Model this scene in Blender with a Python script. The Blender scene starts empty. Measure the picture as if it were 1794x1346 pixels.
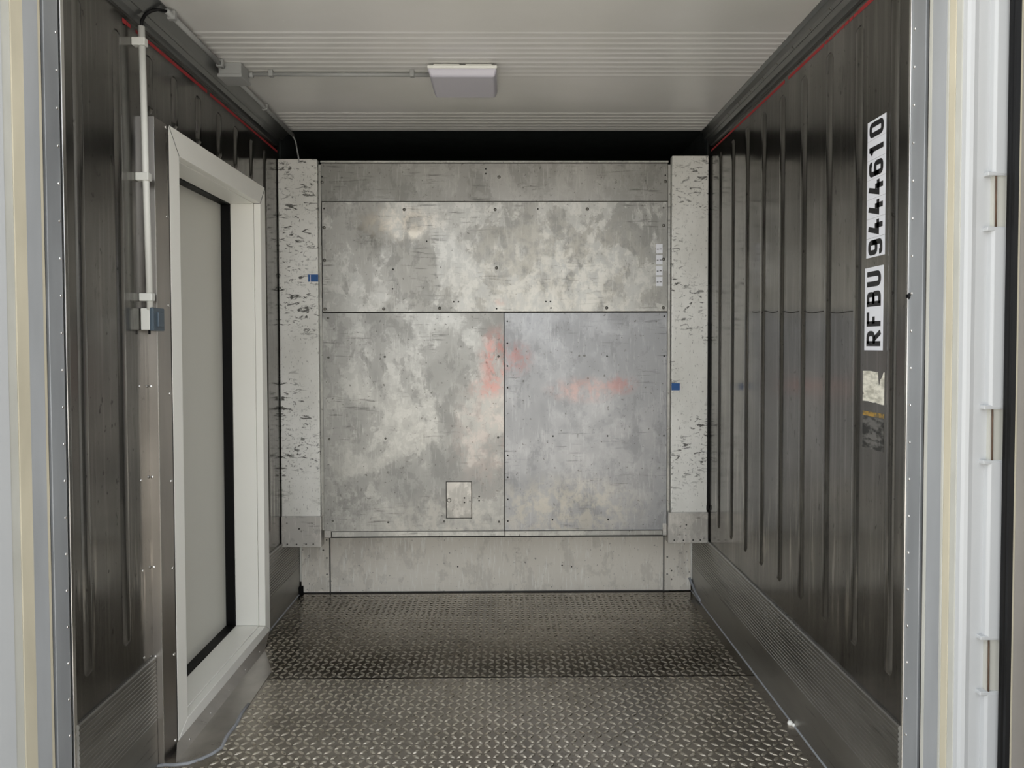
import bpy, bmesh, math, random
from mathutils import Vector
random.seed(7)
scn = bpy.context.scene
C = scn.collection
R = math.radians

# ------------------------------------------------------------------ camera
cam_d = bpy.data.cameras.new('camera')
cam = bpy.data.objects.new('camera', cam_d)
C.objects.link(cam)
cam.location = (0, 0, 1.431)
cam.rotation_euler = (R(90) - math.atan(37 / 1295), R(0.15), -math.atan(13 / 1295))
cam_d.sensor_width = 36
cam_d.lens = 36 * 1295 / 1794
cam_d.shift_y = -31 / 1794
cam_d.clip_start = 0.05
scn.camera = cam

# ------------------------------------------------------------------ overcast sky, exposure
world = bpy.data.worlds.new('overcast_sky')
scn.world = world
world.use_nodes = True
bg = world.node_tree.nodes['Background']
bg.inputs[0].default_value = (0.93, 0.97, 1.0, 1)
bg.inputs[1].default_value = 1.0
added_sun_d = bpy.data.lights.new('added_sun', 'SUN')          # added behind the container: yard bounce brightens ceiling and door frame
added_sun_d.energy = 8.0
added_sun_d.angle = R(3)
added_sun_d.color = (1.0, .94, .84)
added_sun = bpy.data.objects.new('added_sun', added_sun_d)
C.objects.link(added_sun)
added_sun.rotation_euler = Vector((-.3, -.6, -1)).to_track_quat('-Z', 'Y').to_euler()
vs = scn.view_settings
vs.view_transform = 'Standard'
vs.look = 'None'
vs.gamma = 1
vs.use_curve_mapping = False
vs.exposure = 1.06

# ------------------------------------------------------------------ dimensions (metres, floor z=0, container runs along +Y)
XL, XR = -1.196, 1.094          # side liners
YB = 4.25                       # lower back panel
YK = 3.95                       # bulkhead face
ZC = 2.551                      # ceiling
YOPEN = 2.0                     # end of liners at the door opening


# ------------------------------------------------------------------ material helpers
class Nodes:
    def __init__(self, name):
        self.m = bpy.data.materials.new(name)
        self.m.use_nodes = True
        self.t = self.m.node_tree
        self.n = self.t.nodes
        self.b = self.n['Principled BSDF']
        self.pos = self.n.new('ShaderNodeNewGeometry').outputs['Position']

    def link(self, a, b):
        self.t.links.new(a, b)

    def mapping(self, scale=(1, 1, 1), off=(0, 0, 0)):
        k = self.n.new('ShaderNodeMapping')
        k.inputs['Scale'].default_value = scale
        k.inputs['Location'].default_value = off
        self.link(self.pos, k.inputs['Vector'])
        return k.outputs['Vector']

    def noise(self, scale, stretch=(1, 1, 1), detail=4, rough=.55, off=(0, 0, 0), dist=0):
        k = self.n.new('ShaderNodeTexNoise')
        k.inputs['Scale'].default_value = scale
        k.inputs['Detail'].default_value = detail
        k.inputs['Roughness'].default_value = rough
        k.inputs['Distortion'].default_value = dist
        self.link(self.mapping(stretch, off), k.inputs['Vector'])
        return k.outputs['Fac']

    def rng(self, v, a, b, c=0., d=1., smooth=False):
        k = self.n.new('ShaderNodeMapRange')
        k.clamp = True
        if smooth:
            k.interpolation_type = 'SMOOTHSTEP'
        for i, q in zip(('From Min', 'From Max', 'To Min', 'To Max'), (a, b, c, d)):
            k.inputs[i].default_value = q
        self.link(v, k.inputs['Value'])
        return k.outputs['Result']

    def op(self, o, a, b):
        k = self.n.new('ShaderNodeMath')
        k.operation = o
        k.use_clamp = True
        for i, q in enumerate((a, b)):
            if isinstance(q, (int, float)):
                k.inputs[i].default_value = q
            else:
                self.link(q, k.inputs[i])
        return k.outputs[0]

    def mix(self, f, a, b):
        k = self.n.new('ShaderNodeMix')
        k.data_type = 'RGBA'
        for s, q in ((k.inputs[6], a), (k.inputs[7], b)):
            if isinstance(q, tuple):
                s.default_value = (*q, 1)
            else:
                self.link(q, s)
        if isinstance(f, (int, float)):
            k.inputs[0].default_value = f
        else:
            self.link(f, k.inputs[0])
        return k.outputs[2]

    def spot(self, c, r, squash=(1, 1, 1)):
        """1 at c fading to 0 at distance r: one stain or worn patch with a place of its own"""
        k = self.n.new('ShaderNodeVectorMath')
        k.operation = 'SUBTRACT'
        self.link(self.pos, k.inputs[0])
        k.inputs[1].default_value = c
        s = self.n.new('ShaderNodeVectorMath')
        s.operation = 'MULTIPLY'
        self.link(k.outputs[0], s.inputs[0])
        s.inputs[1].default_value = squash
        l = self.n.new('ShaderNodeVectorMath')
        l.operation = 'LENGTH'
        self.link(s.outputs[0], l.inputs[0])
        return self.rng(l.outputs['Value'], r * .25, r, 1, 0, True)

    def bump(self, h, strength, dist=.001):
        k = self.n.new('ShaderNodeBump')
        k.inputs['Strength'].default_value = strength
        k.inputs['Distance'].default_value = dist
        self.link(h, k.inputs['Height'])
        self.link(k.outputs[0], self.b.inputs['Normal'])

    def done(self, color, rough, metal=0., spec=None):
        for nm, q in (('Base Color', color), ('Roughness', rough), ('Metallic', metal)):
            s = self.b.inputs[nm]
            if isinstance(q, tuple):
                s.default_value = (*q, 1)
            elif isinstance(q, (int, float)):
                s.default_value = q
            else:
                self.link(q, s)
        if spec is not None:
            self.b.inputs['Specular IOR Level'].default_value = spec
        return self.m


def plain(name, col, rough=.5, metal=0., var=.08, scale=6., stretch=(1, 1, 1), bump=0.):
    k = Nodes(name)
    n = k.noise(scale, stretch)
    lo = tuple(c * (1 - var) for c in col)
    hi = tuple(min(1, c * (1 + var)) for c in col)
    c = k.mix(k.rng(n, .3, .7), lo, hi)
    if bump:
        k.bump(k.noise(scale * 8, stretch), bump)
    return k.done(c, k.rng(n, .3, .7, rough * .88, rough * 1.12), metal)


def m_liner():
    """dark stainless side liner, nearly a mirror, smeared and faintly streaked downwards"""
    k = Nodes('stainless_liner')
    st = k.noise(9, (1, 1, .12), 5)
    cl = k.noise(2.3, (1, 1, .8), 5, off=(3, 1, 2))
    scuff = k.rng(k.noise(26, (1, 1, .25), 6, .65), .60, .70)
    c = k.mix(k.rng(st, .35, .65), (.165, .160, .150), (.235, .228, .215))
    c = k.mix(k.op('MULTIPLY', k.rng(cl, .45, .62), .5), c, (.125, .12, .11))
    c = k.mix(k.op('MULTIPLY', scuff, .5), c, (.07, .067, .06))
    fine = k.noise(60, (1, 1, .03), 4, .6, (1, 6, 2))
    c = k.mix(k.op('MULTIPLY', k.rng(fine, .52, .70), .35), c, (.40, .385, .36))
    spk = k.rng(k.noise(48, (1, 1, .6), 4, .65, (4, 4, 4)), .645, .69)
    c = k.mix(k.op('MULTIPLY', spk, .8), c, (.045, .043, .04))
    # pale scraped streaks above the kick plate
    sep = k.n.new('ShaderNodeSeparateXYZ')
    k.link(k.pos, sep.inputs[0])
    low = k.op('MULTIPLY', k.rng(sep.outputs[2], .45, .60), k.rng(sep.outputs[2], .95, .70))
    scr = k.rng(k.noise(34, (1, 1, .07), 4, .6, (9, 2, 4)), .56, .66)
    c = k.mix(k.op('MULTIPLY', k.op('MULTIPLY', low, scr), .7), c, (.60, .57, .52))
    r = k.rng(cl, .3, .7, .10, .24)
    k.bump(k.noise(3.0, (1, 1, .35), 3), .12, .004)
    return k.done(c, r, .92)


def m_kick():
    k = Nodes('extruded_kick_plate')
    n = k.noise(5, (1, .35, 1.4), 5)
    gr = k.rng(k.noise(22, (1, .12, 2.2), 5, .65), .60, .72)
    c = k.mix(k.rng(n, .35, .65), (.25, .243, .225), (.36, .352, .33))
    c = k.mix(k.op('MULTIPLY', gr, .75), c, (.09, .085, .08))
    return k.done(c, k.rng(n, .3, .7, .30, .45), .9)


def m_floor(name, lo, hi, rough):
    k = Nodes(name)
    n = k.noise(2.2, (1, 1, 1), 5)
    f = k.noise(45, (1, 1, 1), 5, .7)
    c = k.mix(k.rng(n, .35, .65), lo, hi)
    c = k.mix(k.op('MULTIPLY', k.rng(f, .52, .68), .55), c, (.12, .105, .085))
    k.bump(f, .25, .001)
    return k.done(c, k.rng(n, .3, .7, *rough), .93)


def m_tread(name='polished_tread_bars', q=1.):
    k = Nodes(name)
    f = k.noise(30, (1, 1, 1), 4, .6)
    c = k.mix(k.rng(f, .35, .65), (.62 * q, .57 * q, .48 * q), (.90 * q, .85 * q, .76 * q))
    g_ = k.rng(k.noise(7, (1, 1, 1), 6, .7, (5, 2, 0)), .50, .62)
    c = k.mix(k.op('MULTIPLY', g_, .55), c, (.26, .23, .18))
    k.bump(f, .4, .001)
    return k.done(c, k.rng(f, .3, .7, .2, .4), 1.0)


def m_ceiling():
    k = Nodes('grey_white_ceiling_paint')
    n = k.noise(1.1, (1, 1.4, 1), 4)
    sp = k.rng(k.noise(60, (1, 1, 1), 2, .5), .70, .76)
    c = k.mix(k.rng(n, .35, .65), (.64, .635, .605), (.72, .71, .70))
    c = k.mix(k.op('MULTIPLY', sp, .6), c, (.78, .78, .76))
    return k.done(c, .28, .15)


def m_panel(name, a, b, patch=.6, pscale=3.2, seed=0., stains=(), marks=(), rough=(.30, .46), metal=.55, white=.5, wipes=.8):
    """worn aluminium sheet: sharp-edged cleaned patches, side-to-side scuffs, pitting, own stains"""
    k = Nodes(name)
    n1 = k.noise(pscale, (1, 1, .75), 9, .68, (seed, 0, seed * 2), .25)
    n2 = k.noise(1.3, (1, 1, 1), 3, .5, (seed + 4, 0, 1))
    pm = k.rng(n1, .495, .52)
    c = k.mix(k.rng(n2, .35, .65), a, b)
    n3 = k.noise(17, (1, 1, .8), 8, .7, (seed + 2, 1, 5), .3)
    n4 = k.noise(9, (1, 1, .6), 8, .7, (seed + 8, 1, 2), .2)
    c = k.mix(k.op('MULTIPLY', k.rng(n4, .52, .56), .5), c, tuple(q * .78 for q in a))
    hi = tuple(min(1, q * 1.42) for q in b)
    c = k.mix(k.op('MULTIPLY', pm, patch * white), c, hi)
    c = k.mix(k.op('MULTIPLY', k.op('MULTIPLY', pm, k.rng(n3, .5, .56)), patch * .5), c, tuple(min(1, q * 1.62) for q in b))
    # lengthways wipe marks
    w = k.noise(14, (.5, 1, 6), 4, .6, (seed, 2, 0))
    reg = k.rng(k.noise(4.5, (1, 1, 1), 2, .5, (seed, 9, 3)), .48, .62)
    c = k.mix(k.op('MULTIPLY', k.rng(w, .58, .66), k.op('MULTIPLY', reg, wipes)), c, tuple(q * .5 for q in a))
    v = k.noise(30, (4, 1, .35), 3, .6, (seed, 5, 0))
    c = k.mix(k.op('MULTIPLY', k.rng(v, .58, .70), .45), c, hi)
    p = k.noise(55, (1, 1, 1), 3, .6, (seed, 7, 0))
    c = k.mix(k.op('MULTIPLY', k.rng(p, .655, .70), .75), c, (.10, .095, .085))
    for pos, r, col, amt, sq in stains:
        s = k.op('MULTIPLY', k.spot(pos, r, sq), k.rng(n3, .44, .56, .12, 1.))
        c = k.mix(k.op('MULTIPLY', s, amt), c, col)
    for pos, r, col, amt, sq in marks:
        c = k.mix(k.op('MULTIPLY', k.rng(k.spot(pos, r, sq), .35, .55), amt), c, col)
    rr = k.rng(n1, .4, .6, rough[1], rough[0])
    k.bump(n1, .12, .003)
    return k.done(c, rr, metal)


def m_column(name, seed):
    """pale painted post with black rub marks"""
    k = Nodes(name)
    n = k.noise(4, (1, 1, .6), 4, .55, (seed, 0, 0))
    c = k.mix(k.rng(n, .35, .65), (.64, .63, .59), (.80, .79, .755))
    a = k.noise(24, (.9, 1, 2.2), 5, .68, (seed, 1, 3), .8)
    reg = k.rng(k.noise(3.5, (1, 1, 1), 2, .5, (seed, 3, 1)), .38, .56)
    c = k.mix(k.op('MULTIPLY', k.rng(a, .555, .61), k.op('MULTIPLY', reg, .95)), c, (.06, .058, .05))
    d = k.noise(60, (2.2, 1, .7), 4, .6, (seed, 5, 3))
    c = k.mix(k.op('MULTIPLY', k.rng(d, .61, .67), .7), c, (.12, .115, .10))
    return k.done(c, .42, .15)


MAT = {}
MAT['liner'] = m_liner()
MAT['kick'] = m_kick()
MAT['floor'] = m_floor('light_rough_tread_plate', (.27, .242, .208), (.43, .39, .34), (.26, .38))
MAT['floor_dark'] = m_floor('dark_smooth_tread_plate', (.17, .150, .125), (.32, .288, .245), (.14, .24))  # rear plate: darker and smoother than the front one
MAT['tread'] = m_tread()
MAT['tread_dark'] = m_tread('dark_tread_bars', .82)  # bars of the rear plate, in a darker tone
MAT['ceiling'] = m_ceiling()
PINK = (.50, .17, .14)
MAT['pan_top'] = m_panel('dull_top_sheet', (.25, .245, .225), (.30, .29, .27), .25, 4, 1.)
MAT['pan_mid'] = m_panel('blotched_upper_sheet', (.29, .285, .265), (.37, .36, .335), .75, 4.2, 11.,
    stains=[((-.70, YK, 2.05), .16, (.07, .07, .06), .7, (1, 1, 1)), ((-.02, YK, 1.66), .05, (.45, .18, .14), .5, (1, 1, 2)),
            ((-.55, YK, 2.08), .30, (.62, .56, .48), .7, (1, 1, 2.4)), ((-.50, YK, 2.02), .10, (.80, .75, .66), .7, (1, 1, 3)),
            ((.25, YK, 1.80), .75, (.50, .47, .41), .6, (1, 1, 1.6))])
MAT['pan_left'] = m_panel('blotched_lower_sheet', (.295, .29, .275), (.355, .35, .33), .62, 3.6, 23.,
    stains=[((-.045, YK, 1.36), .15, PINK, .60, (1.2, 1, .7)), ((-.09, YK, 1.20), .12, PINK, .62, (1, 1, 1.6)),
            ((-.10, YK, .95), .25, (.50, .40, .36), .4, (1, 1, .6)), ((-.35, YK, .48), .45, (.48, .46, .42), .8, (1, 1, 2.4))])
MAT['pan_right'] = m_panel('blue_grey_lower_sheet', (.30, .303, .312), (.345, .345, .35), .22, 2.4, 37.,
    stains=[((.05, YK, 1.36), .13, PINK, .45, (1, 1, 1.1)), ((.62, YK, 1.22), .12, PINK, .40, (1, 1, 1.6)),
            ((.42, YK, 1.19), .20, (.60, .30, .24), .38, (.8, 1, 2.2)), ((.30, YK, .55), .60, (.50, .465, .40), .75, (1, 1, 2.6)),
            ((.24, YK, .415), .05, (.95, .96, 1.), .9, (.8, 1, 1.6))])
MAT['pan_strip'] = m_panel('bent_sheet_edge', (.34, .335, .31), (.43, .42, .39), .3, 6, 41.)
MAT['lower'] = m_panel('warm_lower_sheet', (.70, .655, .58), (.80, .755, .675), .10, 1.8, 53., rough=(.34, .46), metal=.15, wipes=.1)
MAT['col_l'] = m_column('scuffed_pale_paint', 2.)
MAT['col_r'] = m_column('scuffed_pale_paint_cleaner', 19.)
MAT['bracket'] = m_panel('galvanised_bracket', (.40, .385, .36), (.50, .48, .45), .3, 6, 3.)
MAT['black'] = plain('black_rubber', (.003, .003, .0035), .5)
MAT['black'].node_tree.nodes['Principled BSDF'].inputs['Specular IOR Level'].default_value = .2
MAT['plenum'] = plain('shade_black_plenum', (.006, .010, .010), .8)  # deep shade of the air gap is put into this black
MAT['dark_gap'] = plain('dark_gap_filler', (.03, .028, .025), .7)
MAT['cove'] = plain('dark_cove_steel', (.19, .195, .195), .32, .9, .12, 4, (1, .3, 1))
MAT['white_frame'] = plain('cream_white_powder_coat', (.91, .90, .85), .38, 0, .02, 3)
MAT['door_leaf'] = plain('grey_white_door_leaf', (.64, .63, .575), .35, 0, .03, 2, (1, 1, .3))
MAT['flash'] = plain('brushed_flashing', (.42, .395, .37), .30, .95, .16, 7, (1, 1, .25), .1)
MAT['jamb'] = plain('brushed_jamb_steel', (.33, .343, .36), .38, .40, .22, 6, (1, 1, .2), .1)
MAT['jamb_light'] = plain('pale_jamb_steel', (.44, .455, .475), .38, .30, .14, 6, (1, 1, .2), .1)
MAT['cream'] = plain('cream_door_seal', (.52, .475, .365), .6, 0, .10, 9, (1, 1, .3))
MAT['offwhite'] = plain('grubby_off_white_paint', (.50, .495, .45), .5, 0, .08, 12, (1, 1, .4))
MAT['white_post'] = plain('white_gloss_paint', (.50, .51, .52), .30, 0, .02, 3)
MAT['rust'] = plain('rusty_hinge_pin', (.09, .055, .035), .8, 0, .4, 30)
MAT['door_liner'] = plain('taupe_door_liner', (.40, .37, .34), .35, .5, .08, 3)
MAT['rivet'] = plain('bright_rivet', (.80, .79, .77), .22, 1, .03)
MAT['bolt'] = plain('dull_bolt', (.16, .155, .14), .4, .8, .1, 30)
MAT['hole'] = plain('drilled_hole', (.02, .02, .018), .8)
MAT['plastic'] = plain('white_conduit_plastic', (.60, .60, .565), .45, 0, .03)
MAT['grey_plastic'] = plain('grey_conduit_plastic', (.30, .305, .30), .45, 0, .05)
MAT['box_cover'] = plain('slate_blue_plastic', (.06, .085, .11), .35, 0, .05)
MAT['lens'] = plain('lilac_grey_diffuser', (.50, .485, .55), .35, 0, .02)
MAT['lamp_base'] = plain('lamp_white_plastic', (.75, .75, .71), .4, 0, .02)
MAT['red'] = plain('red_line_paint', (.34, .025, .03), .55, 0, .25, 40)
MAT['blue'] = plain('blue_tape', (.012, .085, .27), .5, 0, .12, 60)
MAT['decal'] = plain('white_decal_vinyl', (.78, .79, .84), .4, 0, .02)
MAT['ink'] = plain('black_decal_ink', (.008, .008, .010), .45)
MAT['sealant'] = plain('grey_sealant', (.27, .28, .30), .5, 0, .2, 25)
MAT['ground'] = plain('concrete_yard', (.36, .35, .33), .9, 0, .08, 2)


def m_paper():
    k = Nodes('torn_white_paper')
    n = k.noise(30, (1, 1, 2.5), 4)
    c = k.mix(k.rng(n, .35, .6), (.45, .43, .36), (.80, .77, .67))
    return k.done(c, .7)


def m_faded():
    k = Nodes('faded_dark_print')
    n = k.noise(28, (1, .7, 1.8), 4, .6)
    c = k.mix(k.rng(n, .42, .56), (.03, .03, .028), (.16, .155, .145))
    return k.done(c, .5, .2)


def m_rust_gold():
    k = Nodes('worn_yellow_print')
    n = k.noise(60, (1, 1, 1), 4)
    c = k.mix(k.rng(n, .4, .6), (.40, .24, .05), (.14, .11, .06))
    return k.done(c, .6)


MAT['paper'] = m_paper()
MAT['faded'] = m_faded()
MAT['gold'] = m_rust_gold()


# ------------------------------------------------------------------ mesh helpers (vertices are given in world metres)
class MB:
    def __init__(self):
        self.v, self.f = [], []

    def add(self, vs, fs):
        o = len(self.v)
        self.v += [tuple(p) for p in vs]
        self.f += [tuple(i + o for i in q) for q in fs]
        return self

    def hexa(self, p):
        """p: four bottom corners then four top corners, same winding"""
        return self.add(p, [(3, 2, 1, 0), (4, 5, 6, 7), (0, 1, 5, 4), (1, 2, 6, 5), (2, 3, 7, 6), (3, 0, 4, 7)])

    def box(self, x0, x1, y0, y1, z0, z1):
        return self.hexa([(x0, y0, z0), (x1, y0, z0), (x1, y1, z0), (x0, y1, z0),
                          (x0, y0, z1), (x1, y0, z1), (x1, y1, z1), (x0, y1, z1)])

    def plan(self, pts, z0, z1):
        n = len(pts)
        v = [(x, y, z0) for x, y in pts] + [(x, y, z1) for x, y in pts]
        f = [tuple(range(n))[::-1], tuple(range(n, 2 * n))] + [(i, (i + 1) % n, n + (i + 1) % n, n + i) for i in range(n)]
        return self.add(v, f)

    def along_y(self, prof, y0, y1):
        n = len(prof)
        v = [(x, y0, z) for x, z in prof] + [(x, y1, z) for x, z in prof]
        f = [tuple(range(n)), tuple(range(n, 2 * n))[::-1]] + [(i, n + i, n + (i + 1) % n, (i + 1) % n) for i in range(n)]
        return self.add(v, f)

    def along_x(self, prof, x0, x1):
        n = len(prof)
        v = [(x0, y, z) for y, z in prof] + [(x1, y, z) for y, z in prof]
        f = [tuple(range(n)), tuple(range(n, 2 * n))[::-1]] + [(i, n + i, n + (i + 1) % n, (i + 1) % n) for i in range(n)]
        return self.add(v, f)

    def tube(self, path, r, n=10):
        P = [Vector(p) for p in path]
        rings = []
        for i, p in enumerate(P):
            d = (P[min(i + 1, len(P) - 1)] - P[max(i - 1, 0)]).normalized()
            u = d.cross(Vector((0, 0, 1)))
            if u.length < .05:
                u = d.cross(Vector((1, 0, 0)))
            u.normalize()
            w = d.cross(u)
            rings.append([p + (u * math.cos(2 * math.pi * k / n) + w * math.sin(2 * math.pi * k / n)) * r for k in range(n)])
        v = [q for g in rings for q in g]
        f = []
        for i in range(len(P) - 1):
            for k in range(n):
                a, b = i * n + k, i * n + (k + 1) % n
                f.append((a, b, b + n, a + n))
        f += [tuple(range(n))[::-1], tuple(range((len(P) - 1) * n, len(P) * n))]
        return self.add(v, f)

    def dome(self, c, axis, r, h, n=10, base=.35):
        """rivet or bolt head on a surface; axis points out of the surface"""
        a = Vector(axis).normalized()
        u = a.cross(Vector((0, 0, 1)))
        if u.length < .1:
            u = a.cross(Vector((1, 0, 0)))
        u.normalize()
        w = a.cross(u)
        c = Vector(c)
        v = []
        for rr, hh in ((r, 0), (r, h * base), (r * .72, h * .8), (r * .3, h)):
            v += [c + a * hh + (u * math.cos(2 * math.pi * k / n) + w * math.sin(2 * math.pi * k / n)) * rr for k in range(n)]
        f = []
        for i in range(3):
            for k in range(n):
                f.append((i * n + k, i * n + (k + 1) % n, (i + 1) * n + (k + 1) % n, (i + 1) * n + k))
        f += [tuple(range(n))[::-1], tuple(range(3 * n, 4 * n))]
        return self.add(v, f)

    def mesh(self, name, m, off=(0, 0, 0), bevel=0., smooth=False, seg=2):
        me = bpy.data.meshes.new(name)
        me.from_pydata([(x - off[0], y - off[1], z - off[2]) for x, y, z in self.v], [], self.f)
        bm = bmesh.new()
        bm.from_mesh(me)
        bmesh.ops.recalc_face_normals(bm, faces=bm.faces)
        if bevel:
            bmesh.ops.bevel(bm, geom=list(bm.edges), offset=bevel, segments=seg, affect='EDGES', profile=.5, clamp_overlap=True)
        for q in bm.faces:
            q.smooth = smooth
        bm.to_mesh(me)
        bm.free()
        me.materials.append(m if not isinstance(m, str) else MAT[m])
        return me

    def build(self, name, m, parent=None, bevel=0., smooth=False, seg=2):
        off = tuple(world_of(parent))
        o = bpy.data.objects.new(name, self.mesh(name, m, off, bevel, smooth, seg))
        C.objects.link(o)
        o.parent = parent
        return o


def world_of(o):
    p = Vector((0, 0, 0))
    while o is not None:
        p += o.location
        o = o.parent
    return p


def tag(o, label, cat, group=None, kind=None):
    o['label'] = label
    o['category'] = cat
    if group:
        o['group'] = group
    if kind:
        o['kind'] = kind
    return o


def thing(name, loc, label, cat, group=None, kind=None):
    o = bpy.data.objects.new(name, None)
    C.objects.link(o)
    o.location = loc
    o.empty_display_size = .05
    return tag(o, label, cat, group, kind)


def copies(name, me, places, parent):
    base = world_of(parent)
    for p in places:
        o = bpy.data.objects.new(name, me)
        C.objects.link(o)
        o.parent = parent
        o.location = Vector(p) - base


def dome_mesh(name, axis, r, h, m, n=10):
    return MB().dome((0, 0, 0), axis, r, h, n).mesh(name, m, smooth=True)


RIV_PX = dome_mesh('rivet', (1, 0, 0), .0065, .004, 'rivet')
RIV_MX = dome_mesh('rivet', (-1, 0, 0), .0045, .003, 'rivet')
RIV_PX_S = dome_mesh('rivet', (1, 0, 0), .0045, .003, 'rivet')
RIV_MY = dome_mesh('rivet', (0, -1, 0), .0050, .003, 'bolt')
BOLT_MY = dome_mesh('bolt', (0, -1, 0), .0085, .006, 'bolt')
HOLE_MY = dome_mesh('screw', (0, -1, 0), .0045, .001, 'hole')

# ------------------------------------------------------------------ ground outside
tag(MB().box(-45, 45, -70, 1.72, -.30, -.22).build('ground', 'ground'),
    'pale concrete yard outside the open container', 'ground', kind='structure')

# ------------------------------------------------------------------ floor: two tread plates on a sub-floor
floor = tag(MB().box(XL - .05, XR + .05, 1.74, 4.9, -.10, -.008).build('floor', 'dark_gap'),
            'metal tread plate floor of the container', 'floor', kind='structure')
YS = 3.146


def lozenge(mb, x, y, a, l=.0178, w=.0060, h=.0026):
    ca, sa = math.cos(a), math.sin(a)
    out = [(l, 0), (l * .45, w), (-l * .45, w), (-l, 0), (-l * .45, -w), (l * .45, -w)]
    v = [(x + ca * u - sa * q, y + sa * u + ca * q, 0) for u, q in out]
    v += [(x + (ca * u - sa * q) * .62, y + (sa * u + ca * q) * .62, h) for u, q in out]
    mb.add(v, [(6, 7, 8, 9, 10, 11)] + [(i, (i + 1) % 6, 6 + (i + 1) % 6, 6 + i) for i in range(6)])


def tread_plate(x0, x1, y0, y1, start, step, mats, skip=None):
    pl = MB().box(x0, x1, y0, y1, -.006, 0).build('floor_plate', mats[0], floor)
    mb = MB()
    p = .0312
    nx, ny = int((x1 - x0 - .03) / p), int((y1 - y0 - .02) / p)
    for i in range(nx):
        for j in range(ny):
            x, y = x0 + .028 + i * p, start + j * p * step
            if skip and skip(x, y):
                continue
            lozenge(mb, x, y, R(45) if (i + j) % 2 else R(-45))
    t = mb.build('tread_pattern', mats[1], pl)
    t['kind'] = 'stuff'
    return pl


def on_sheet(x, y):
    # bent metal threshold in front of the white door lies over the plate here
    return x < -1.0 and 2.50 < y and y < 3.22 + (x + 1.03) * -2.2


tread_plate(XL + .012, XR - .012, 1.76, YS - .004, YS - .0175, -1, ('floor', 'tread'), on_sheet)
tread_plate(XL + .012, XR - .012, YS + .004, YB, YS + .0175, 1, ('floor_dark', 'tread_dark'), on_sheet)
MB().along_y([(XR - .016, 0), (XR - .002, .012), (XR - .001, 0)], 1.9, YB).build('sealant_bead', 'sealant', floor)
MB().along_y([(XL + .016, 0), (XL + .002, .012), (XL + .001, 0)], 3.66, YB).build('sealant_bead', 'sealant', floor)
mb = MB()
pts = [(-1.19, 2.487), (-1.165, 2.496), (-1.13, 2.494), (-1.09, 2.502), (-1.055, 2.53), (-1.03, 2.56), (-1.012, 2.60),
       (-1.022, 2.68), (-1.018, 2.76), (-1.027, 2.84), (-1.026, 2.92)]
path = [Vector((x, y, .0005)) for x, y in pts]
mb.tube(path, .007, 8)
mb.build('sealant_bead', 'sealant', floor, smooth=True)
MB().box(-1.15, .95, YB - .006, YB, 0, .006).build('junction_line', 'dark_gap', floor)  # dark strip where the floor meets the back sheet

# ------------------------------------------------------------------ ceiling with cross flutes
flutes = [1.55 + .046 * i for i in range(10) if 1.55 + .046 * i > 1.85] + [2.688 + .0462 * i for i in range(10)] + [3.607 + .049 * i for i in range(6)]
bot = [(1.80, ZC)]
for y in flutes:
    bot += [(y - .014, ZC), (y - .006, ZC - .0024), (y + .006, ZC - .0024), (y + .014, ZC)]
bot += [(3.895, ZC), (3.905, ZC + .012), (3.905, ZC + .09), (1.80, ZC + .09)]
tag(MB().along_x(bot, XL - .02, XR + .02).build('ceiling', 'ceiling'),
    'glossy pale grey ceiling with groups of cross flutes', 'ceiling', kind='structure')

# ------------------------------------------------------------------ side liners with pressed ribs
def rib_mesh(z0, z1, sx):
    """raised stadium-shaped swage; local origin on the liner face at floor level, sx = direction into the room"""
    rings = ((.0235, 0), (.0190, .0028), (.0130, .0068), (.0075, .0078))
    n = 7
    v = []
    for w, h in rings:
        for k in range(n):
            a = math.pi * k / (n - 1)
            v.append((sx * h, w * math.cos(a), z1 - .0235 + w * math.sin(a)))
        for k in range(n):
            a = math.pi + math.pi * k / (n - 1)
            v.append((sx * h, w * math.cos(a), z0 + .0235 + w * math.sin(a)))
    N = 2 * n
    f = []
    for i in range(len(rings) - 1):
        for k in range(N):
            f.append((i * N + k, i * N + (k + 1) % N, (i + 1) * N + (k + 1) % N, (i + 1) * N + k))
    f.append(tuple(range((len(rings) - 1) * N, len(rings) * N)))
    b = MB().add(v, f)
    me = b.mesh('rib', 'liner', smooth=True)
    return me


wr = tag(MB().box(XR, XR + .09, YOPEN, 4.86, -.05, 2.66).build('wall_right', 'liner'),
         'dark mirror-like steel side wall with vertical ribs on the right', 'wall', kind='structure')
copies('rib', rib_mesh(.485, 2.41, -1), [(XR, 2.078 + .2098 * k, 0) for k in range(9)], wr)
MB().tube([(XR - .001, 2.28 + .0405 * i, 1.530 + (.003 * math.sin(i * 1.3)) + .00195 * i) for i in range(25)], .0018, 6).build('pencil_line', 'dark_gap', wr)

DY0, DY1, DZ0, DZ1 = 2.603, 3.635, .025, 2.200      # outer edge of the white door frame
mb = MB()
mb.box(XL - .09, XL, 2.038, DY0 + .04, -.05, 2.66)
mb.box(XL - .09, XL, DY1 - .04, 4.86, -.05, 2.66)
mb.box(XL - .09, XL, DY0 + .04, DY1 - .04, DZ1 - .04, 2.66)
mb.box(XL - .09, XL, DY0 + .04, DY1 - .04, -.05, DZ0 + .02)
wl = tag(mb.build('wall_left', 'liner'), 'dark mirror-like steel side wall holding the white door on the left', 'wall', kind='structure')
copies('rib', rib_mesh(.485, 2.41, 1), [(XL, 2.107, 0), (XL, 2.322, 0), (XL, 3.735, 0)], wl)
copies('rib', rib_mesh(2.215, 2.41, 1), [(XL, y, 0) for y in (2.53, 2.722, 2.93, 3.14, 3.335, 3.54)], wl)

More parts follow.
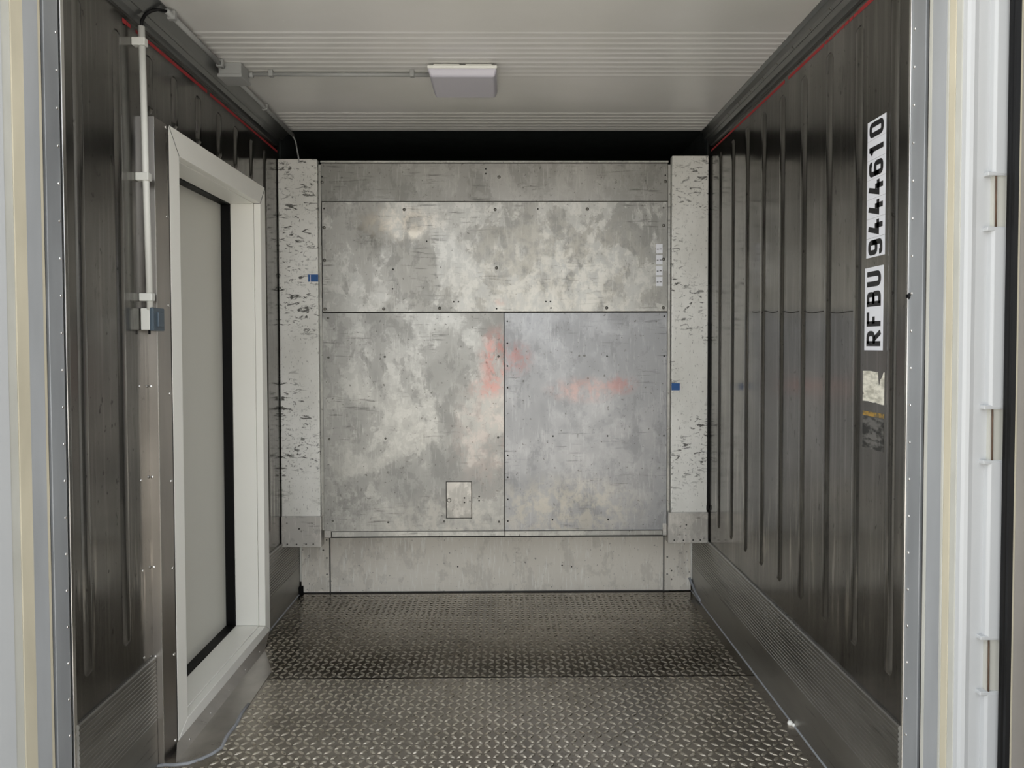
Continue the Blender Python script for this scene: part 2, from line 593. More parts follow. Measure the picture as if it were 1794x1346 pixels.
# kick plates: extruded, with a band of fine grooves
def kick_profile(xw, s):
    """xw wall plane, s=+1 when the room lies towards +x"""
    p = [(xw - s * .002, 0), (xw + s * .011, 0), (xw + s * .011, .150)]
    z = .155
    while z < .352:
        p += [(xw + s * .011, z), (xw + s * .011, z + .007), (xw + s * .0088, z + .0085), (xw + s * .0088, z + .0125)]
        z += .014
    p += [(xw + s * .011, z + .002), (xw + s * .011, .374), (xw + s * .007, .378), (xw - s * .002, .378)]
    return p


tag(MB().along_y(kick_profile(XR, -1), 2.0, YB).build('baseboard_right', 'kick'),
    'grooved aluminium kick plate along the right wall', 'kick plate', kind='structure')
bl = thing('baseboard_left', (XL, 2.25, 0), 'grooved aluminium kick plate along the left wall, broken by the door', 'kick plate', kind='structure')
MB().along_y(kick_profile(XL, 1), 2.038, 2.492).build('kick_plate', 'kick', bl)
MB().along_y(kick_profile(XL, 1), DY1 + .004, YB).build('kick_plate', 'kick', bl)

# coves between wall and ceiling
def cove(xw, s, inset):
    xi = xw + s * inset
    return [(xw - s * .004, 2.478), (xw + s * .010, 2.478), (xw + s * .014, 2.486), (xw + s * .018, 2.497), (xw + s * .030, 2.510), (xw + s * .036, 2.507),
            (xw + s * .044, 2.516), (xi - s * .012, 2.540), (xi, 2.546), (xi, ZC + .01), (xw - s * .004, ZC + .01)]


t = tag(MB().along_y(cove(XL, 1, .083), 2.038, 3.91).build('trim_1', 'cove'),
        'dark folded steel cove along the left ceiling edge', 'cove trim', kind='structure')
t = tag(MB().along_y(cove(XR, -1, .060), YOPEN, 3.91).build('trim_2', 'cove'),
        'dark folded steel cove along the right ceiling edge', 'cove trim', kind='structure')
copies('rivet', dome_mesh('rivet', (-1, 0, -1), .006, .003, 'bolt'), [(XR - .040, 2.25 + .155 * k, 2.5135) for k in range(11)], t)

# ------------------------------------------------------------------ back wall: lower sheet, flanges, plenum blackened for the shade above and behind the bulkhead
wb = tag(MB().box(-1.010, .918, YB + .004, YB + .02, 0, .95).build('wall_back', 'lower'),
         'bare warm grey metal sheet low on the far wall, under the bulkhead', 'wall', kind='structure')
o = MB()
o.box(-1.178, -1.016, YB - .004, YB + .016, .004, .95)
o.build('flange', 'lower', wb, bevel=.002)
o = MB()
o.box(.924, 1.078, YB - .004, YB + .016, .004, .95)
o.build('flange', 'lower', wb, bevel=.002)
MB().box(-1.016, -1.010, YB - .002, YB + .01, 0, .95).build('seam', 'dark_gap', wb)
MB().box(.918, .924, YB - .002, YB + .01, 0, .95).build('seam', 'dark_gap', wb)
MB().tube([(-1.180, YB - .006, .07), (-1.180, YB - .006, .9)], .006, 8).build('fold_highlight', 'white_frame', wb, smooth=True)  # white strips carry the highlight of the corner folds as colour
MB().tube([(1.080, YB - .006, .07), (1.080, YB - .006, .9)], .006, 8).build('fold_highlight', 'white_frame', wb, smooth=True)
copies('rivet', RIV_MY, [(-1.030, YB - .004, z) for z in (.11, .205, .31, .36)] + [(-1.05, YB - .004, .25)] +
       [(.940, YB - .004, z) for z in (.10, .20, .31)] + [(.965, YB - .004, z) for z in (.07, .12)], wb)
copies('screw', HOLE_MY, [(-.275, YB + .004, .148), (.330, YB + .004, .152), (.385, YB + .004, .144)], wb)
MB().plan([(-1.192, YB - .05), (-1.165, YB - .008), (-1.192, YB - .004)], 0, .045).build('corner_plug', 'black', wb)
MB().tube([(1.085, YB - .20, .012), (1.083, YB - .10, .02), (1.075, YB - .012, .062), (1.070, YB - .004, .078)], .008, 8).build('corner_plug', 'sealant', wb, smooth=True)
pb = MB()
pb.box(XL, XR, 4.80, 4.86, -.05, 2.66)
pb.build('plenum_back', 'plenum', wb)
MB().box(XL, XR, 3.905, 4.82, 2.60, 2.66).build('plenum_roof', 'plenum', wb)
MB().box(XL, XL + .006, 3.98, 4.82, .98, 2.60).build('plenum_side', 'plenum', wb)
MB().box(XR - .006, XR, 3.98, 4.82, .98, 2.60).build('plenum_side', 'plenum', wb)

# ------------------------------------------------------------------ bulkhead of sheets in front of the cooling unit
bk = thing('bulkhead', (0, YK, 0), 'wide blotched grey bulkhead of bolted metal sheets across the far end', 'bulkhead')
MB().box(-.969, .871, YK + .014, YK + .05, .42, 2.39).build('backing_frame', 'dark_gap', bk)
MB().box(-.969, .871, YK + .002, YK + .014, 2.196, 2.396).build('top_panel', 'pan_top', bk, bevel=.0015)
MB().along_x([(YK + .016, 2.397), (YK - .014, 2.397), (YK - .014, 2.406), (YK + .016, 2.406)], -.969, .871).build('top_lip', 'pan_strip', bk)
MB().box(-.966, .870, YK - .004, YK + .014, 1.610, 2.192).build('panel', 'pan_mid', bk, bevel=.002)
hx0, hx1, hz0, hz1 = -.317, -.177, .500, .701
pm = MB()   # left lower sheet leaves an opening for the hatch
for b in ((-.969, hx0, .434, 1.604), (hx1, -.005, .434, 1.604), (hx0, hx1, hz1, 1.604), (hx0, hx1, .434, hz0)):
    pm.box(b[0], b[1], YK, YK + .014, b[2], b[3])
pm.build('panel', 'pan_left', bk)
MB().box(-.001, .870, YK - .001, YK + .014, .434, 1.604).build('panel', 'pan_right', bk, bevel=.0015)
MB().hexa([(-.930, YK - .003, .405), (-.003, YK - .003, .407), (-.003, YK + .01, .407), (-.930, YK + .01, .405),
           (-.930, YK - .002, .431), (-.003, YK - .002, .431), (-.003, YK + .012, .431), (-.930, YK + .012, .431)]).build('bottom_strip', 'pan_strip', bk, bevel=.001)
MB().hexa([(.000, YK - .0035, .405), (.845, YK - .0035, .407), (.845, YK + .01, .407), (.000, YK + .01, .405),
           (.000, YK - .003, .431), (.845, YK - .003, .431), (.845, YK + .012, .431), (.000, YK + .012, .431)]).build('bottom_strip', 'pan_strip', bk, bevel=.001)
MB().box(-.969, -.934, YK - .006, YK + .01, .400, .440).build('corner_tab', 'bracket', bk, bevel=.003)
MB().box(.848, .871, YK - .006, YK + .01, .404, .470).build('corner_tab', 'bracket', bk, bevel=.003)
MB().box(-.97, .87, YK + .012, YK + .05, .395, .425).build('underside', 'dark_gap', bk)
ha = MB().box(hx0 + .004, hx1 - .004, YK - .001, YK + .012, hz0 + .004, hz1 - .004).build('access_hatch', m_panel('hatch_sheet', (.40, .385, .35), (.45, .43, .40), .5, 9, 61.), bk, bevel=.001)
ha['label'] = 'small pale hatch with a ring latch'
MB().box(hx0 - .002, hx1 + .002, YK + .010, YK + .016, hz0 - .002, hz1 + .002).build('hatch_gap', 'hole', bk)
ring = [(hx0 + .017 + .0095 * math.cos(a * math.pi / 8), YK - .003, .600 + .0095 * math.sin(a * math.pi / 8)) for a in range(17)]
MB().tube(ring, .002, 6).build('ring_latch', 'bolt', ha, smooth=True)
copies('screw', HOLE_MY, [(-.218, YK - .001, .612), (-.218, YK - .001, .588)], ha)


def bolts(name, me, pts, dy):
    copies(name, me, [(x, YK + dy, z) for x, z in pts], bk)


bolts('bolt', BOLT_MY, [(-0.53, 2.151), (-0.048, 2.151), (0.442, 2.154), (-0.954, 2.057), (-0.954, 1.626), (0.848, 2.066), (0.848, 1.887), (-0.954, 1.884), (0.848, 1.629),
                        (-0.642, 1.626), (-0.345, 1.629), (-0.042, 1.842), (0.545, 1.629)], -.004)
bolts('bolt', BOLT_MY, [(-0.027, 2.324), (-0.964, 2.297), (0.858, 2.3)], .002)
bolts('screw', HOLE_MY, [(-0.964, 2.327), (0.858, 2.333), (-0.097, 2.367), (-0.097, 2.342)], .0015)
bolts('screw', HOLE_MY, [(-0.27, 1.663), (-0.245, 1.663), (0.221, 1.663), (0.245, 1.663), (0.248, 1.629), (-0.042, 1.626), (-0.412, 1.984), (-0.591, 1.836), (-0.594, 1.732), (0.179, 2.154), (-0.954, 2.157), (0.848, 2.16)], -.0045)
bolts('bolt', dome_mesh('bolt', (0, -1, 0), .006, .004, 'bolt'), [(-0.939, 1.578), (-0.627, 0.482), (-0.639, 0.934), (-0.639, 1.371), (-0.327, 0.485), (-0.033, 0.482), (-0.036, 0.937), (-0.033, 1.371), (-0.924, 0.491), (-0.939, 1.368), (-0.939, 0.931)], 0)
bolts('screw', HOLE_MY, [(-0.139, 0.619), (-0.139, 0.597)], 0)
bolts('screw', HOLE_MY, [(0.015, 1.559), (0.015, 1.441), (0.015, 1.32), (0.015, 1.204), (0.015, 0.84), (0.015, 0.722), (0.015, 0.603), (0.015, 0.485)] + [(0.258, 0.943), (0.551, 0.943), (0.548, 1.371), (0.255, 0.491), (0.555, 0.491), (0.854, 0.943), (0.854, 1.584), (0.854, 1.371)], -.0012)

# scale strip printed on the upper sheet
sc = thing('scale_strip', (.825, YK - .004, 1.735), 'narrow white strip with tick marks at right end of the bulkhead', 'label strip')
for i in range(4):
    z1 = 1.968 - i * .058
    MB().box(.808, .843, YK - .0048, YK - .004, z1 - .050, z1).build('strip_segment', 'decal', sc)
for i in range(4):
    z = 1.941 - i * .058
    MB().box(.812, .822, YK - .0052, YK - .0046, z - .003, z + .001).build('tick', 'ink', sc)
    MB().box(.827, .838, YK - .0052, YK - .0046, z - .002, z + .002).build('tick', 'ink', sc)

# ------------------------------------------------------------------ side posts flanking the bulkhead
def post(x0, x1, z0, z1, mat, bz, bx0, bx1, label, loc):
    p = thing('corner_post', loc, label, 'post', 'pale posts beside the bulkhead')
    MB().box(x0, x1, YK - .018, YK + .03, z0, z1).build('cover', mat, p, bevel=.004)
    MB().box(bx0, bx1, YK - .030, YK + .04, bz, z0 + .004).build('foot_bracket', 'bracket', p, bevel=.004)
    copies('screw', HOLE_MY, [(bx0 + (bx1 - bx0) * f, YK - .030, bz + h) for f, h in ((.15, .018), (.38, .017), (.62, .018), (.8, .018), (.45, .10))], p)
    return p


p = post(-1.192, -.986, .518, 2.415, 'col_l', .356, -1.192, -.980, 'pale post with heavy black rub marks left of the bulkhead', (-1.09, YK, .356))
MB().box(-.984, -.971, YK + .003, YK + .02, .44, 2.39).build('side_strip', 'pan_strip', p)
p = post(.890, 1.084, .530, 2.432, 'col_r', .367, .873, 1.088, 'pale post with blue tape right of the bulkhead', (.99, YK, .367))
MB().box(.873, .886, YK + .003, YK + .02, .44, 2.39).build('side_strip', 'pan_strip', p)
MB().box(1.084, 1.0935, YK - .01, YK + .02, .55, 1.75).build('gap_seal', 'black', p)
MB().box(1.080, 1.093, YK - .024, YK - .012, .545, .57).build('gap_seal', 'black', p, bevel=.002)
tp = tag(MB().box(-1.037, -.985, YK - .0195, YK - .0185, 1.770, 1.808).build('tape', 'blue'), 'scrap of dark blue tape on the left pale post', 'tape')
MB().box(-1.0275, -1.0245, YK - .0200, YK - .0194, 1.768, 1.806).build('white_edge', 'decal', tp)
tp = tag(MB().box(.890, .934, YK - .0195, YK - .0185, 1.188, 1.226).build('tape', 'blue'), 'scrap of bright blue tape on the right pale post', 'tape')
MB().box(.936, .938, YK - .0195, YK - .0185, 1.184, 1.222).build('white_edge', 'decal', tp)

# ------------------------------------------------------------------ white door set in the left wall
d1 = thing('door_1', (XL, (DY0 + DY1) / 2, 0), 'white framed side door with grey leaf in the left wall', 'door', kind='structure')
FX, MX, IX, LX = -1.165, -1.198, -1.308, -1.352
iy0, iy1, iz0, iz1 = DY0 + .080, DY1 - .070, .070, 2.112
g = .0018


def frame_ring(name, mat, x0, x1, oy0, oy1, oz0, oz1, ny0, ny1, nz0, nz1, bevel=.0015):
    """four mitred members between an outer and an inner rectangle"""
    q = [((oy0, oz0 + g), (ny0, nz0 + g), (ny0, nz1 - g), (oy0, oz1 - g)),
         ((oy1, oz0 + g), (ny1, nz0 + g), (ny1, nz1 - g), (oy1, oz1 - g)),
         ((oy0 + g, oz1), (oy1 - g, oz1), (ny1 - g, nz1), (ny0 + g, nz1)),
         ((oy0 + g, oz0), (oy1 - g, oz0), (ny1 - g, nz0), (ny0 + g, nz0))]
    for r in q:
        MB().hexa([(x0, y, z) for y, z in r] + [(x1, y, z) for y, z in r]).build(name, mat, d1, bevel=bevel)


frame_ring('architrave', 'white_frame', MX + .0015, FX, DY0, DY1, DZ0, DZ1, iy0, iy1, iz0, iz1)
frame_ring('lining', 'white_frame', IX, MX, DY0 + .045, DY1 - .045, DZ0 + .022, DZ1 - .045, iy0 + .003, iy1 - .003, iz0 + .003, iz1 - .003)
frame_ring('seal', 'black', LX, IX - .001, DY0 + .03, DY1 - .03, DZ0 + .01, DZ1 - .03, iy0 + .008, iy1 - .008, iz0 + .008, iz1 - .008, 0)
for (ya, za), (yb, zb) in (((DY0, DZ1), (iy0, iz1)), ((DY1, DZ1), (iy1, iz1))):
    d_ = Vector((yb - ya, zb - za)).normalized() * .0016
    q = [(ya - d_.y, za + d_.x - .002), (yb - d_.y, zb + d_.x), (yb + d_.y, zb - d_.x), (ya + d_.y, za - d_.x - .002)]
    MB().hexa([(MX, y, z) for y, z in q] + [(FX + .0003, y, z) for y, z in q]).build('mitre_joint', 'dark_gap', d1)
MB().box(LX - .05, LX - .001, DY0 + .01, DY1 - .01, 0, DZ1 - .01).build('leaf', 'door_leaf', d1)
MB().box(MX - .01, MX + .012, DY0 + .03, DY1 - .03, DZ0 + .01, DZ0 + .03).build('packer', 'dark_gap', d1)
# folded metal flashing beside the frame, and bent threshold sheet below it
MB().plan([(XL, 2.494), (FX - .001, 2.494), (FX - .001, DY0 - .006), (FX - .006, DY0 - .006), (FX - .006, 2.499), (XL, 2.499)], 0, 2.196).build('flashing', 'flash', d1)
MB().box(FX - .014, FX - .0005, DY0 - .0062, DY0 - .0004, .02, 2.199).build('joint', 'dark_gap', d1)
MB().box(FX - .0012, FX - .0002, 2.4935, 2.4975, 0, 2.196).build('folded_edge', 'rivet', d1)
th = MB()
th.add([(-1.168, 2.60, .0265), (-1.168, 3.64, .0265), (-1.128, 3.44, .0035), (-1.128, 2.50, .0035), (-1.026, 3.215, .0025), (-1.016, 2.60, .0025), (-1.06, 2.515, .0025),
        (-1.168, 2.60, .0), (-1.168, 3.64, .0), (-1.026, 3.215, 0), (-1.016, 2.60, 0), (-1.06, 2.515, 0), (-1.128, 2.50, 0), (-1.128, 3.44, 0)],
       [(0, 1, 2, 3), (3, 2, 4, 5, 6), (4, 5, 10, 9), (5, 6, 11, 10), (6, 3, 12, 11), (2, 4, 9, 13)])
th.build('threshold', 'flash', d1)
copies('rivet', RIV_PX, [(FX - .001, 2.582, .04 + .3065 * k) for k in range(8)], d1)
copies('rivet', RIV_PX_S, [(-1.140, 2.64 + .19 * k, .012) for k in range(5)], d1)
copies('rivet', dome_mesh('rivet', (0, -1, 0), .005, .003, 'rivet'), [(XL + .006, 2.494, .07 + .3065 * k) for k in range(5)], d1)
copies('rivet', RIV_PX_S, [(XL, 2.43, z) for z in (.40, .69, .99, 1.30)], wl)

# ------------------------------------------------------------------ ceiling lamp and its wiring
lm = thing('ceiling_lamp', (-.163, 3.06, ZC), 'square lilac-white ceiling lamp, switched off', 'lamp')
cx, cy = -.163, 3.072


def frustum(x, y, a, b, z0, z1):
    """square of half-size a at z0 and b at z1"""
    return MB().hexa([(x - a, y - a, z0), (x + a, y - a, z0), (x + a, y + a, z0), (x - a, y + a, z0),
                      (x - b, y - b, z1), (x + b, y - b, z1), (x + b, y + b, z1), (x - b, y + b, z1)])


frustum(cx, cy, .100, .100, ZC - .006, ZC - .0).build('mounting_plate', 'dark_gap', lm)
frustum(cx, cy, .120, .115, ZC - .019, ZC - .006).build('base', 'lamp_base', lm, bevel=.004)
frustum(cx, cy, .138, .138, ZC - .032, ZC - .019).build('rim', 'lamp_base', lm, bevel=.005, seg=3)
frustum(cx, cy, .126, .1375, ZC - .062, ZC - .031).build('diffuser', 'lens', lm, bevel=.008, seg=3)
MB().box(cx - .012, cx + .012, cy - .1205, cy - .118, ZC - .014, ZC - .010).build('vent', 'hole', lm)

jb = thing('junction_box', (-1.075, 3.0, ZC), 'small grey junction box in the left ceiling corner', 'junction box')
MB().box(-1.125, -1.035, 2.955, 3.055, ZC - .052, ZC - .002).build('box_body', 'grey_plastic', jb, bevel=.004)
MB().box(-1.128, -1.032, 2.952, 3.058, ZC - .060, ZC - .046).build('lid', 'grey_plastic', jb, bevel=.003)
MB().tube([(-1.035, 3.045, ZC - .020), (-1.018, 3.045, ZC - .020)], .012, 10).build('gland', 'grey_plastic', jb, smooth=True)


def clip(p, size, mat, parent):
    MB().box(p[0] - size[0], p[0] + size[0], p[1] - size[1], p[1] + size[1], p[2] - size[2], p[2] + size[2]).build('clip', mat, parent, bevel=.002)


cd = thing('conduit', (-.66, 3.045, ZC), 'thin grey conduit crossing the ceiling from corner box to lamp', 'conduit')
MB().tube([(-1.018, 3.045, ZC - .017), (-.285, 3.050, ZC - .017)], .0080, 10).build('pipe', 'grey_plastic', cd, smooth=True)
for x in (-.945, -.373):
    clip((x, 3.045, ZC - .014), (.009, .012, .013), 'grey_plastic', cd)
cd = thing('conduit', (-1.105, 2.7, ZC), 'grey conduit along left ceiling edge, open side of the corner box', 'conduit')
MB().tube([(-1.106, 2.47, ZC - .020), (-1.106, 2.955, ZC - .020)], .0095, 10).build('pipe', 'grey_plastic', cd, smooth=True)
for y in (2.51, 2.925):
    clip((-1.106, y, ZC - .018), (.013, .010, .014), 'grey_plastic', cd)
cd = thing('conduit', (-1.105, 3.5, ZC), 'grey conduit along left ceiling edge between corner box and dark gap', 'conduit')
MB().tube([(-1.104, 3.055, ZC - .020), (-1.102, 3.90, ZC - .020)], .0095, 10).build('pipe', 'grey_plastic', cd, smooth=True)
clip((-1.103, 3.46, ZC - .018), (.013, .010, .014), 'grey_plastic', cd)
tag(MB().tube([(-1.104, 3.88, ZC - .022), (-1.103, 3.93, ZC - .028), (-1.098, 3.945, ZC - .05), (-1.090, 3.94, 2.46), (-1.082, 3.935, 2.42), (-1.080, 3.930, 2.395)], .004, 8).build('cable', 'grey_plastic', smooth=True),
    'loose thin cable hanging onto the left pale post', 'cable')

cd = thing('conduit', (-1.166, 2.445, 1.55), 'white vertical conduit on the left wall above the switch box', 'conduit')
MB().tube([(-1.168, 2.426, 2.462), (-1.167, 2.436, 2.0), (-1.166, 2.449, 1.55)], .0105, 12).build('pipe', 'plastic', cd, smooth=True)
for y, z in ((2.426, 2.412), (2.436, 1.982), (2.447, 1.592)):
    MB().box(XL, -1.153, y - .013, y + .013, z - .013, z + .013).build('clip', 'plastic', cd, bevel=.003)
pth = [(-1.168, 2.426, 2.455), (-1.168, 2.428, 2.480), (-1.160, 2.435, 2.503), (-1.146, 2.443, 2.518), (-1.128, 2.452, 2.528), (-1.106, 2.475, 2.531)]
MB().tube(pth, .0055, 8).build('bent_cable', 'black', cd, smooth=True)

sw = thing('switch_box', (XL, 2.48, 1.483), 'small white and slate switch box beside the white door', 'switch box')
MB().box(XL + .002, -1.163, 2.440, 2.515, 1.484, 1.556).build('body', 'plastic', sw, bevel=.003)
MB().box(-1.164, -1.150, 2.438, 2.517, 1.481, 1.558).build('cover', 'box_cover', sw, bevel=.003)
MB().box(-1.152, -1.144, 2.462, 2.498, 1.495, 1.544).build('rocker', 'box_cover', sw, bevel=.002)
MB().tube([(-1.175, 2.46, 1.484), (-1.175, 2.46, 1.470)], .004, 8).build('stub', 'black', sw, smooth=True)

# ------------------------------------------------------------------ red load lines
def load_line(x, sx, spans, label):
    t = thing('load_line', (x, spans[0][0], 2.455), label, 'painted line', 'red load lines')
    for a, b, w in spans:
        MB().box(min(x, x + sx * .0008), max(x, x + sx * .0008), a, b, 2.455 - w / 2, 2.455 + w / 2).build('dash', 'red', t)


load_line(XL, 1, [(2.36, 2.385, .014), (2.388, 2.412, .012), (2.445, 2.52, .011), (2.523, 2.61, .012), (2.613, 3.02, .013), (3.05, 3.45, .012), (3.453, 3.94, .011)],
          'red load line high on the left wall')
load_line(XR, -1, [(2.02, 2.30, .013)] + [(2.303 + .03 * i, 2.327 + .03 * i, .010) for i in range(8)] + [(2.545, 2.86, .012), (2.90, 3.35, .012), (3.353, 3.92, .010)],
          'red load line high on the right wall')


# ------------------------------------------------------------------ stencilled number on the right wall (reads upwards)
def arcpoly(pts, r, closed=False):
    """polyline with its inner corners rounded"""
    out = []
    n = len(pts)
    for i, p in enumerate(pts):
        if not closed and i in (0, n - 1):
            out.append(Vector(p))
            continue
        P, A, B = Vector(p), Vector(pts[i - 1]), Vector(pts[(i + 1) % n])
        ra = min(r, (A - P).length * .5, (B - P).length * .5)
        a, b = P + (A - P).normalized() * ra, P + (B - P).normalized() * ra
        for k in range(6):
            s = k / 5
            out.append(a * (1 - s) ** 2 + P * 2 * s * (1 - s) + b * s ** 2)
    return out


def stroke(mb, pts, t, place, closed=False):
    n = len(pts)
    L, Rr = [], []
    for i in range(n):
        if closed:
            a, b, c = pts[i - 1], pts[i], pts[(i + 1) % n]
        else:
            a, b, c = pts[max(i - 1, 0)], pts[i], pts[min(i + 1, n - 1)]
        d1_ = (b - a) if (b - a).length > 1e-9 else (c - b)
        d2_ = (c - b) if (c - b).length > 1e-9 else (b - a)
        d1_, d2_ = d1_.normalized(), d2_.normalized()
        nn = Vector((-(d1_.y + d2_.y), d1_.x + d2_.x))
        if nn.length < 1e-6:
            nn = Vector((-d1_.y, d1_.x))
        nn.normalize()
        m = t / 2 / max(.35, nn.dot(Vector((-d1_.y, d1_.x))))
        L.append(place(b + nn * m))
        Rr.append(place(b - nn * m))
    k = n if closed else n - 1
    mb.add(L + Rr, [(i, (i + 1) % n, n + (i + 1) % n, n + i) for i in range(k)])


def glyph(ch, W, H, t):
    a, b, h = W - t, H - t, t / 2
    r = min(a, b) * .55
    S = {
        'R': [([(0, -h), (0, b + h)], 0, 0), ([(0, b), (a, b), (a, .46 * b), (0, .46 * b)], r, 0), ([(.42 * a, .46 * b), (a + h * .6, -h)], 0, 0)],
        'F': [([(0, -h), (0, b + h)], 0, 0), ([(0, b), (a + h, b)], 0, 0), ([(0, .5 * b), (.78 * a, .5 * b)], 0, 0)],
        'B': [([(0, -h), (0, b + h)], 0, 0), ([(0, b), (.93 * a, b), (.93 * a, .53 * b), (0, .53 * b)], r * .6, 0), ([(0, .53 * b), (a, .53 * b), (a, 0), (0, 0)], r * .6, 0)],
        'U': [([(0, b + h), (0, 0), (a, 0), (a, b + h)], r, 0)],
        '0': [([(0, 0), (a, 0), (a, b), (0, b)], r * .7, 1)],
        '9': [([(0, b), (a, b), (a, .42 * b), (0, .42 * b)], r * .7, 1), ([(a, .75 * b), (a, 0), (0, 0), (0, .16 * b)], r * .7, 0)],
        '6': [([(0, 0), (a, 0), (a, .58 * b), (0, .58 * b)], r * .7, 1), ([(0, .25 * b), (0, b), (a, b), (a, .84 * b)], r * .7, 0)],
        '4': [([(.50 * a, b + h), (.02 * a, .30 * b), (a + h, .30 * b)], 0, 0), ([(.66 * a, .56 * b), (.66 * a, -h)], 0, 0)],
        '1': [([(.52 * a, -h), (.52 * a, b + h)], 0, 0), ([(.52 * a, b), (.05 * a, .80 * b)], 0, 0)],
    }
    return S[ch]


def write(name, ch, z0, W, y0, H, t, parent, x):
    """glyph advances along +z, its top points to +y; drawn on the plane x"""
    mb = MB()

    def place(p):
        return (x, y0 + t / 2 + p.y, z0 + t / 2 + p.x)
    for pts, r, closed in glyph(ch, W, H, t):
        P = arcpoly(pts, r, closed) if r else [Vector(q) for q in pts]
        stroke(mb, P, t, place, closed)
    return mb.build(name, 'ink', parent)


XD = XR - .0010
dc = thing('number_decal', (XR, 2.18, 1.413), 'white vertical sticker reading RFBU on the right wall', 'decal', 'container number stickers')
bkg = MB().box(XD, XR, 2.128, 2.236, 1.413, 1.660).build('backing', 'decal', dc)
for i, ch in enumerate('RFBU'):
    write('letter', ch, 1.425 + i * .0590, .0455 if ch != 'F' else .043, 2.140, .083, .0155, bkg, XD - .0003)
dc = thing('number_decal', (XR, 2.18, 1.689), 'white vertical sticker reading 9444610 on the right wall', 'decal', 'container number stickers')
for i, ch in enumerate('9444610'):
    z = 1.689 + i * .0579
    tl = MB().box(XD, XR, 2.123, 2.230, z + .0004, z + .0575).build('digit_tile', 'decal', dc)
    write('digit', ch, z + .006, .045, 2.135, .083, .0155, tl, XD - .0003)

# torn paper sticker and faded dark one below the number
edge = [(2.243, 1.350), (2.20, 1.3515), (2.165, 1.349), (2.155, 1.3495), (2.152, 1.330), (2.149, 1.312), (2.146, 1.305), (2.142, 1.315), (2.138, 1.328), (2.128, 1.335), (2.121, 1.349),
        (2.117, 1.350), (2.117, 1.255), (2.14, 1.256), (2.165, 1.259), (2.18, 1.2575), (2.21, 1.260), (2.243, 1.259), (2.242, 1.278), (2.236, 1.281), (2.242, 1.288)]
n = len(edge)
tag(MB().add([(XR, y, z) for y, z in edge] + [(XD, y, z) for y, z in edge],
             [tuple(range(n)), tuple(range(n, 2 * n))[::-1]] + [(i, (i + 1) % n, n + (i + 1) % n, n + i) for i in range(n)]).build('paper_sticker', 'paper'),
    'torn white paper sticker below the number on the right wall', 'sticker')
fd = thing('faded_sticker', (XR, 2.18, 1.118), 'faded dark sticker with a worn yellow band on the right wall', 'sticker')
MB().box(XD, XR, 2.118, 2.242, 1.118, 1.214).build('print', 'faded', fd)
MB().box(XD, XR, 2.116, 2.242, 1.216, 1.229).build('yellow_band', 'gold', fd)

# crumb of white sealant at the foot of the right wall
cr = MB()
cr.dome((XR - .022, 2.735, 0), (0, 0, 1), .011, .014, 7)
cr.dome((XR - .014, 2.722, 0), (0, 0, 1), .007, .010, 6)
tag(cr.build('sealant_crumb', 'white_frame', smooth=True), 'small white crumb on the floor by the right kick plate', 'crumb')

# ------------------------------------------------------------------ door jambs at the opening
def jamb(name, strips, label, z0=-.02, z1=2.62):
    """strips: (part, material, (x,y) inner end, (x,y) outer end, step towards the room)"""
    s = 1 if strips[0][2][0] < 0 else -1
    t = thing(name, (strips[0][2][0], strips[0][2][1], 0), label, 'door jamb', kind='structure')
    for part, mat, a, b, lift in strips:
        d = Vector((b[0] - a[0], b[1] - a[1])).normalized()
        nv = Vector((-d.y, d.x))
        if nv.x * s < 0:
            nv = -nv
        A, B = Vector(a) + nv * lift, Vector(b) + nv * lift
        MB().plan([A, B, B - nv * (.05 + lift), A - nv * (.05 + lift)], z0, z1).build(part, mat, t, bevel=.0012)
    return t


jl = jamb('trim_3', [
    ('edge_bead', 'rivet', (-1.1965, 2.040), (-1.199, 2.028), .006),
    ('gap', 'dark_gap', (-1.199, 2.028), (-1.200, 2.024), -.004),
    ('riveted_strip', 'jamb', (-1.200, 2.024), (-1.207, 1.972), .002),
    ('gap', 'dark_gap', (-1.207, 1.972), (-1.2085, 1.963), -.006),
    ('sealant_line', 'cream', (-1.2085, 1.963), (-1.210, 1.953), .001),
    ('steel_band', 'jamb_light', (-1.210, 1.953), (-1.218, 1.904), .002),
    ('seal_strip', 'cream', (-1.218, 1.904), (-1.224, 1.866), .003),
    ('painted_strip', 'offwhite', (-1.224, 1.866), (-1.229, 1.838), .001),
    ('white_edge', 'white_post', (-1.229, 1.838), (-1.240, 1.770), .004)],
    'layered steel and cream door jamb at the left edge')
copies('rivet', RIV_PX_S, [(-1.2005 + .002, 2.014, .06 + .1005 * k) for k in range(25)], jl)
jr = jamb('trim_4', [
    ('edge_bead', 'rivet', (1.0945, 2.002), (1.096, 1.994), .005),
    ('riveted_strip', 'jamb', (1.096, 1.994), (1.106, 1.946), .002),
    ('gap', 'dark_gap', (1.106, 1.946), (1.1085, 1.935), -.006),
    ('sealant_line', 'offwhite', (1.1085, 1.935), (1.111, 1.924), .002),
    ('steel_band', 'jamb_light', (1.111, 1.924), (1.121, 1.877), .002),
    ('pale_edge', 'offwhite', (1.121, 1.877), (1.1225, 1.870), .003),
    ('seal_strip', 'cream', (1.1225, 1.870), (1.127, 1.850), .002),
    ('painted_strip', 'offwhite', (1.127, 1.850), (1.131, 1.832), .001)],
    'layered steel and cream door jamb at the right edge')
copies('rivet', RIV_MX, [(1.0985 - .002, 1.984, .06 + .1005 * k) for k in range(25)], jr)
MB().dome((1.096, 1.996, 1.561), (-1, -.3, 0), .010, .006, 10).build('rubber_plug', 'black', jr, smooth=True)
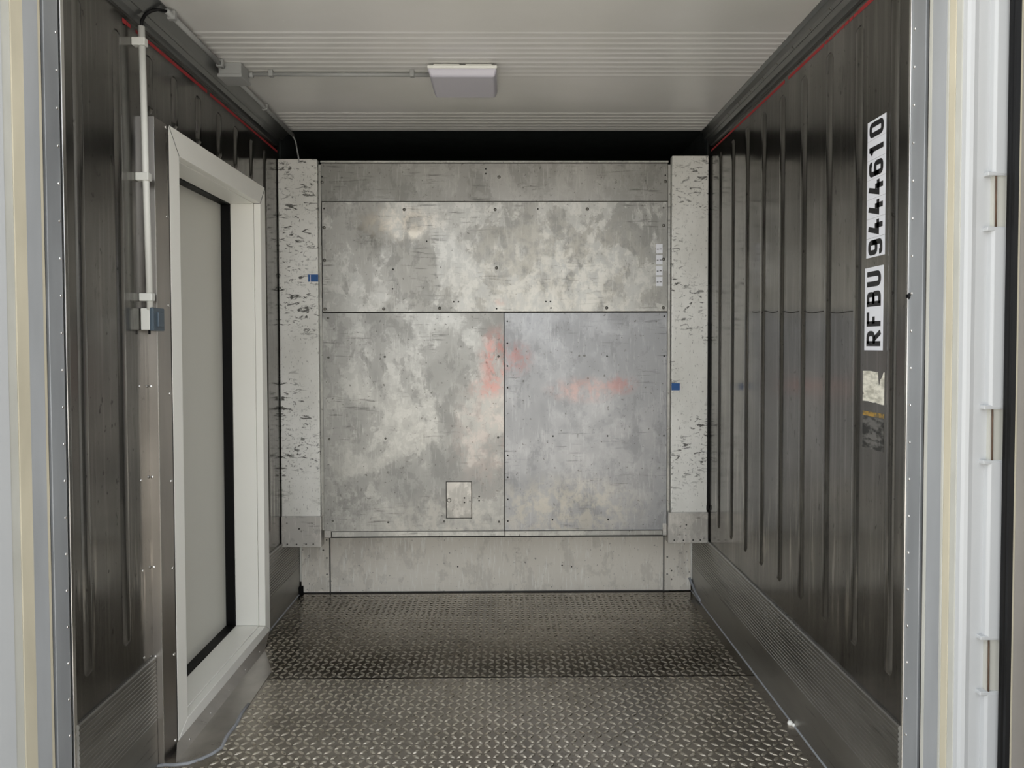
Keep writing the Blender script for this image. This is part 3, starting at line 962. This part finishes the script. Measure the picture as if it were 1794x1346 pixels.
tag(MB().box(XL - .04, XR + .04, 1.78, 2.0, 2.60, 2.72).build('trim_5', 'white_post'), 'white header beam over the door opening', 'beam', kind='structure')

# white hinge post right of the opening
hp = thing('hinge_post', (1.19, 1.83, 0), 'glossy white hinge post beside the open container door', 'post')
MB().plan([(1.131, 1.836), (1.136, 1.822), (1.142, 1.816), (1.150, 1.814), (1.162, 1.818), (1.185, 1.818), (1.260, 1.818), (1.260, 1.90), (1.15, 1.90)], -.02, 2.62).build('face', 'white_post', hp)
hz = [(-.02, .563), (.700, 1.140), (1.274, 1.713), (1.845, 2.31), (2.44, 2.62)]
for a, b in hz:
    MB().plan([(1.190, 1.820), (1.192, 1.806), (1.197, 1.800), (1.232, 1.797), (1.232, 1.820)], a, b).build('hinge_lug', 'white_post', hp, bevel=.0015)
for (a, b), (c, d) in zip(hz, hz[1:]):
    hg = MB().box(1.196, 1.240, 1.806, 1.819, b, c).build('hinge_plate', 'offwhite', hp)
    MB().tube([(1.201, 1.803, b + .004), (1.200, 1.803, c - .004)], .0022, 8).build('pin', 'rust', hg, smooth=True)
    MB().box(1.178, 1.226, 1.800, 1.819, b - .006, b + .004).build('ledge', 'white_post', hp, bevel=.002)
    MB().box(1.178, 1.226, 1.800, 1.819, c - .004, c + .006).build('ledge', 'white_post', hp, bevel=.002)

# open container door: leaf folded back towards the viewer
d2 = thing('door_2', (1.26, 1.25, 0), 'open container door with black gasket at the right edge', 'door', kind='structure')
MB().box(1.232, 1.300, .70, 1.795, .02, 2.56).build('leaf', 'white_post', d2)
MB().plan([(1.232, 1.793), (1.222, 1.794), (1.216, 1.788), (1.216, 1.778), (1.222, 1.774), (1.222, 1.770), (1.214, 1.766), (1.213, 1.756), (1.220, 1.749), (1.232, 1.749)], .03, 2.55).build('gasket', 'black', d2)
MB().box(1.218, 1.232, 1.735, 1.749, .04, 2.54).build('liner_edge', 'cream', d2, bevel=.002)
MB().box(1.212, 1.232, .74, 1.735, .05, 2.53).build('liner', 'door_liner', d2, bevel=.003)
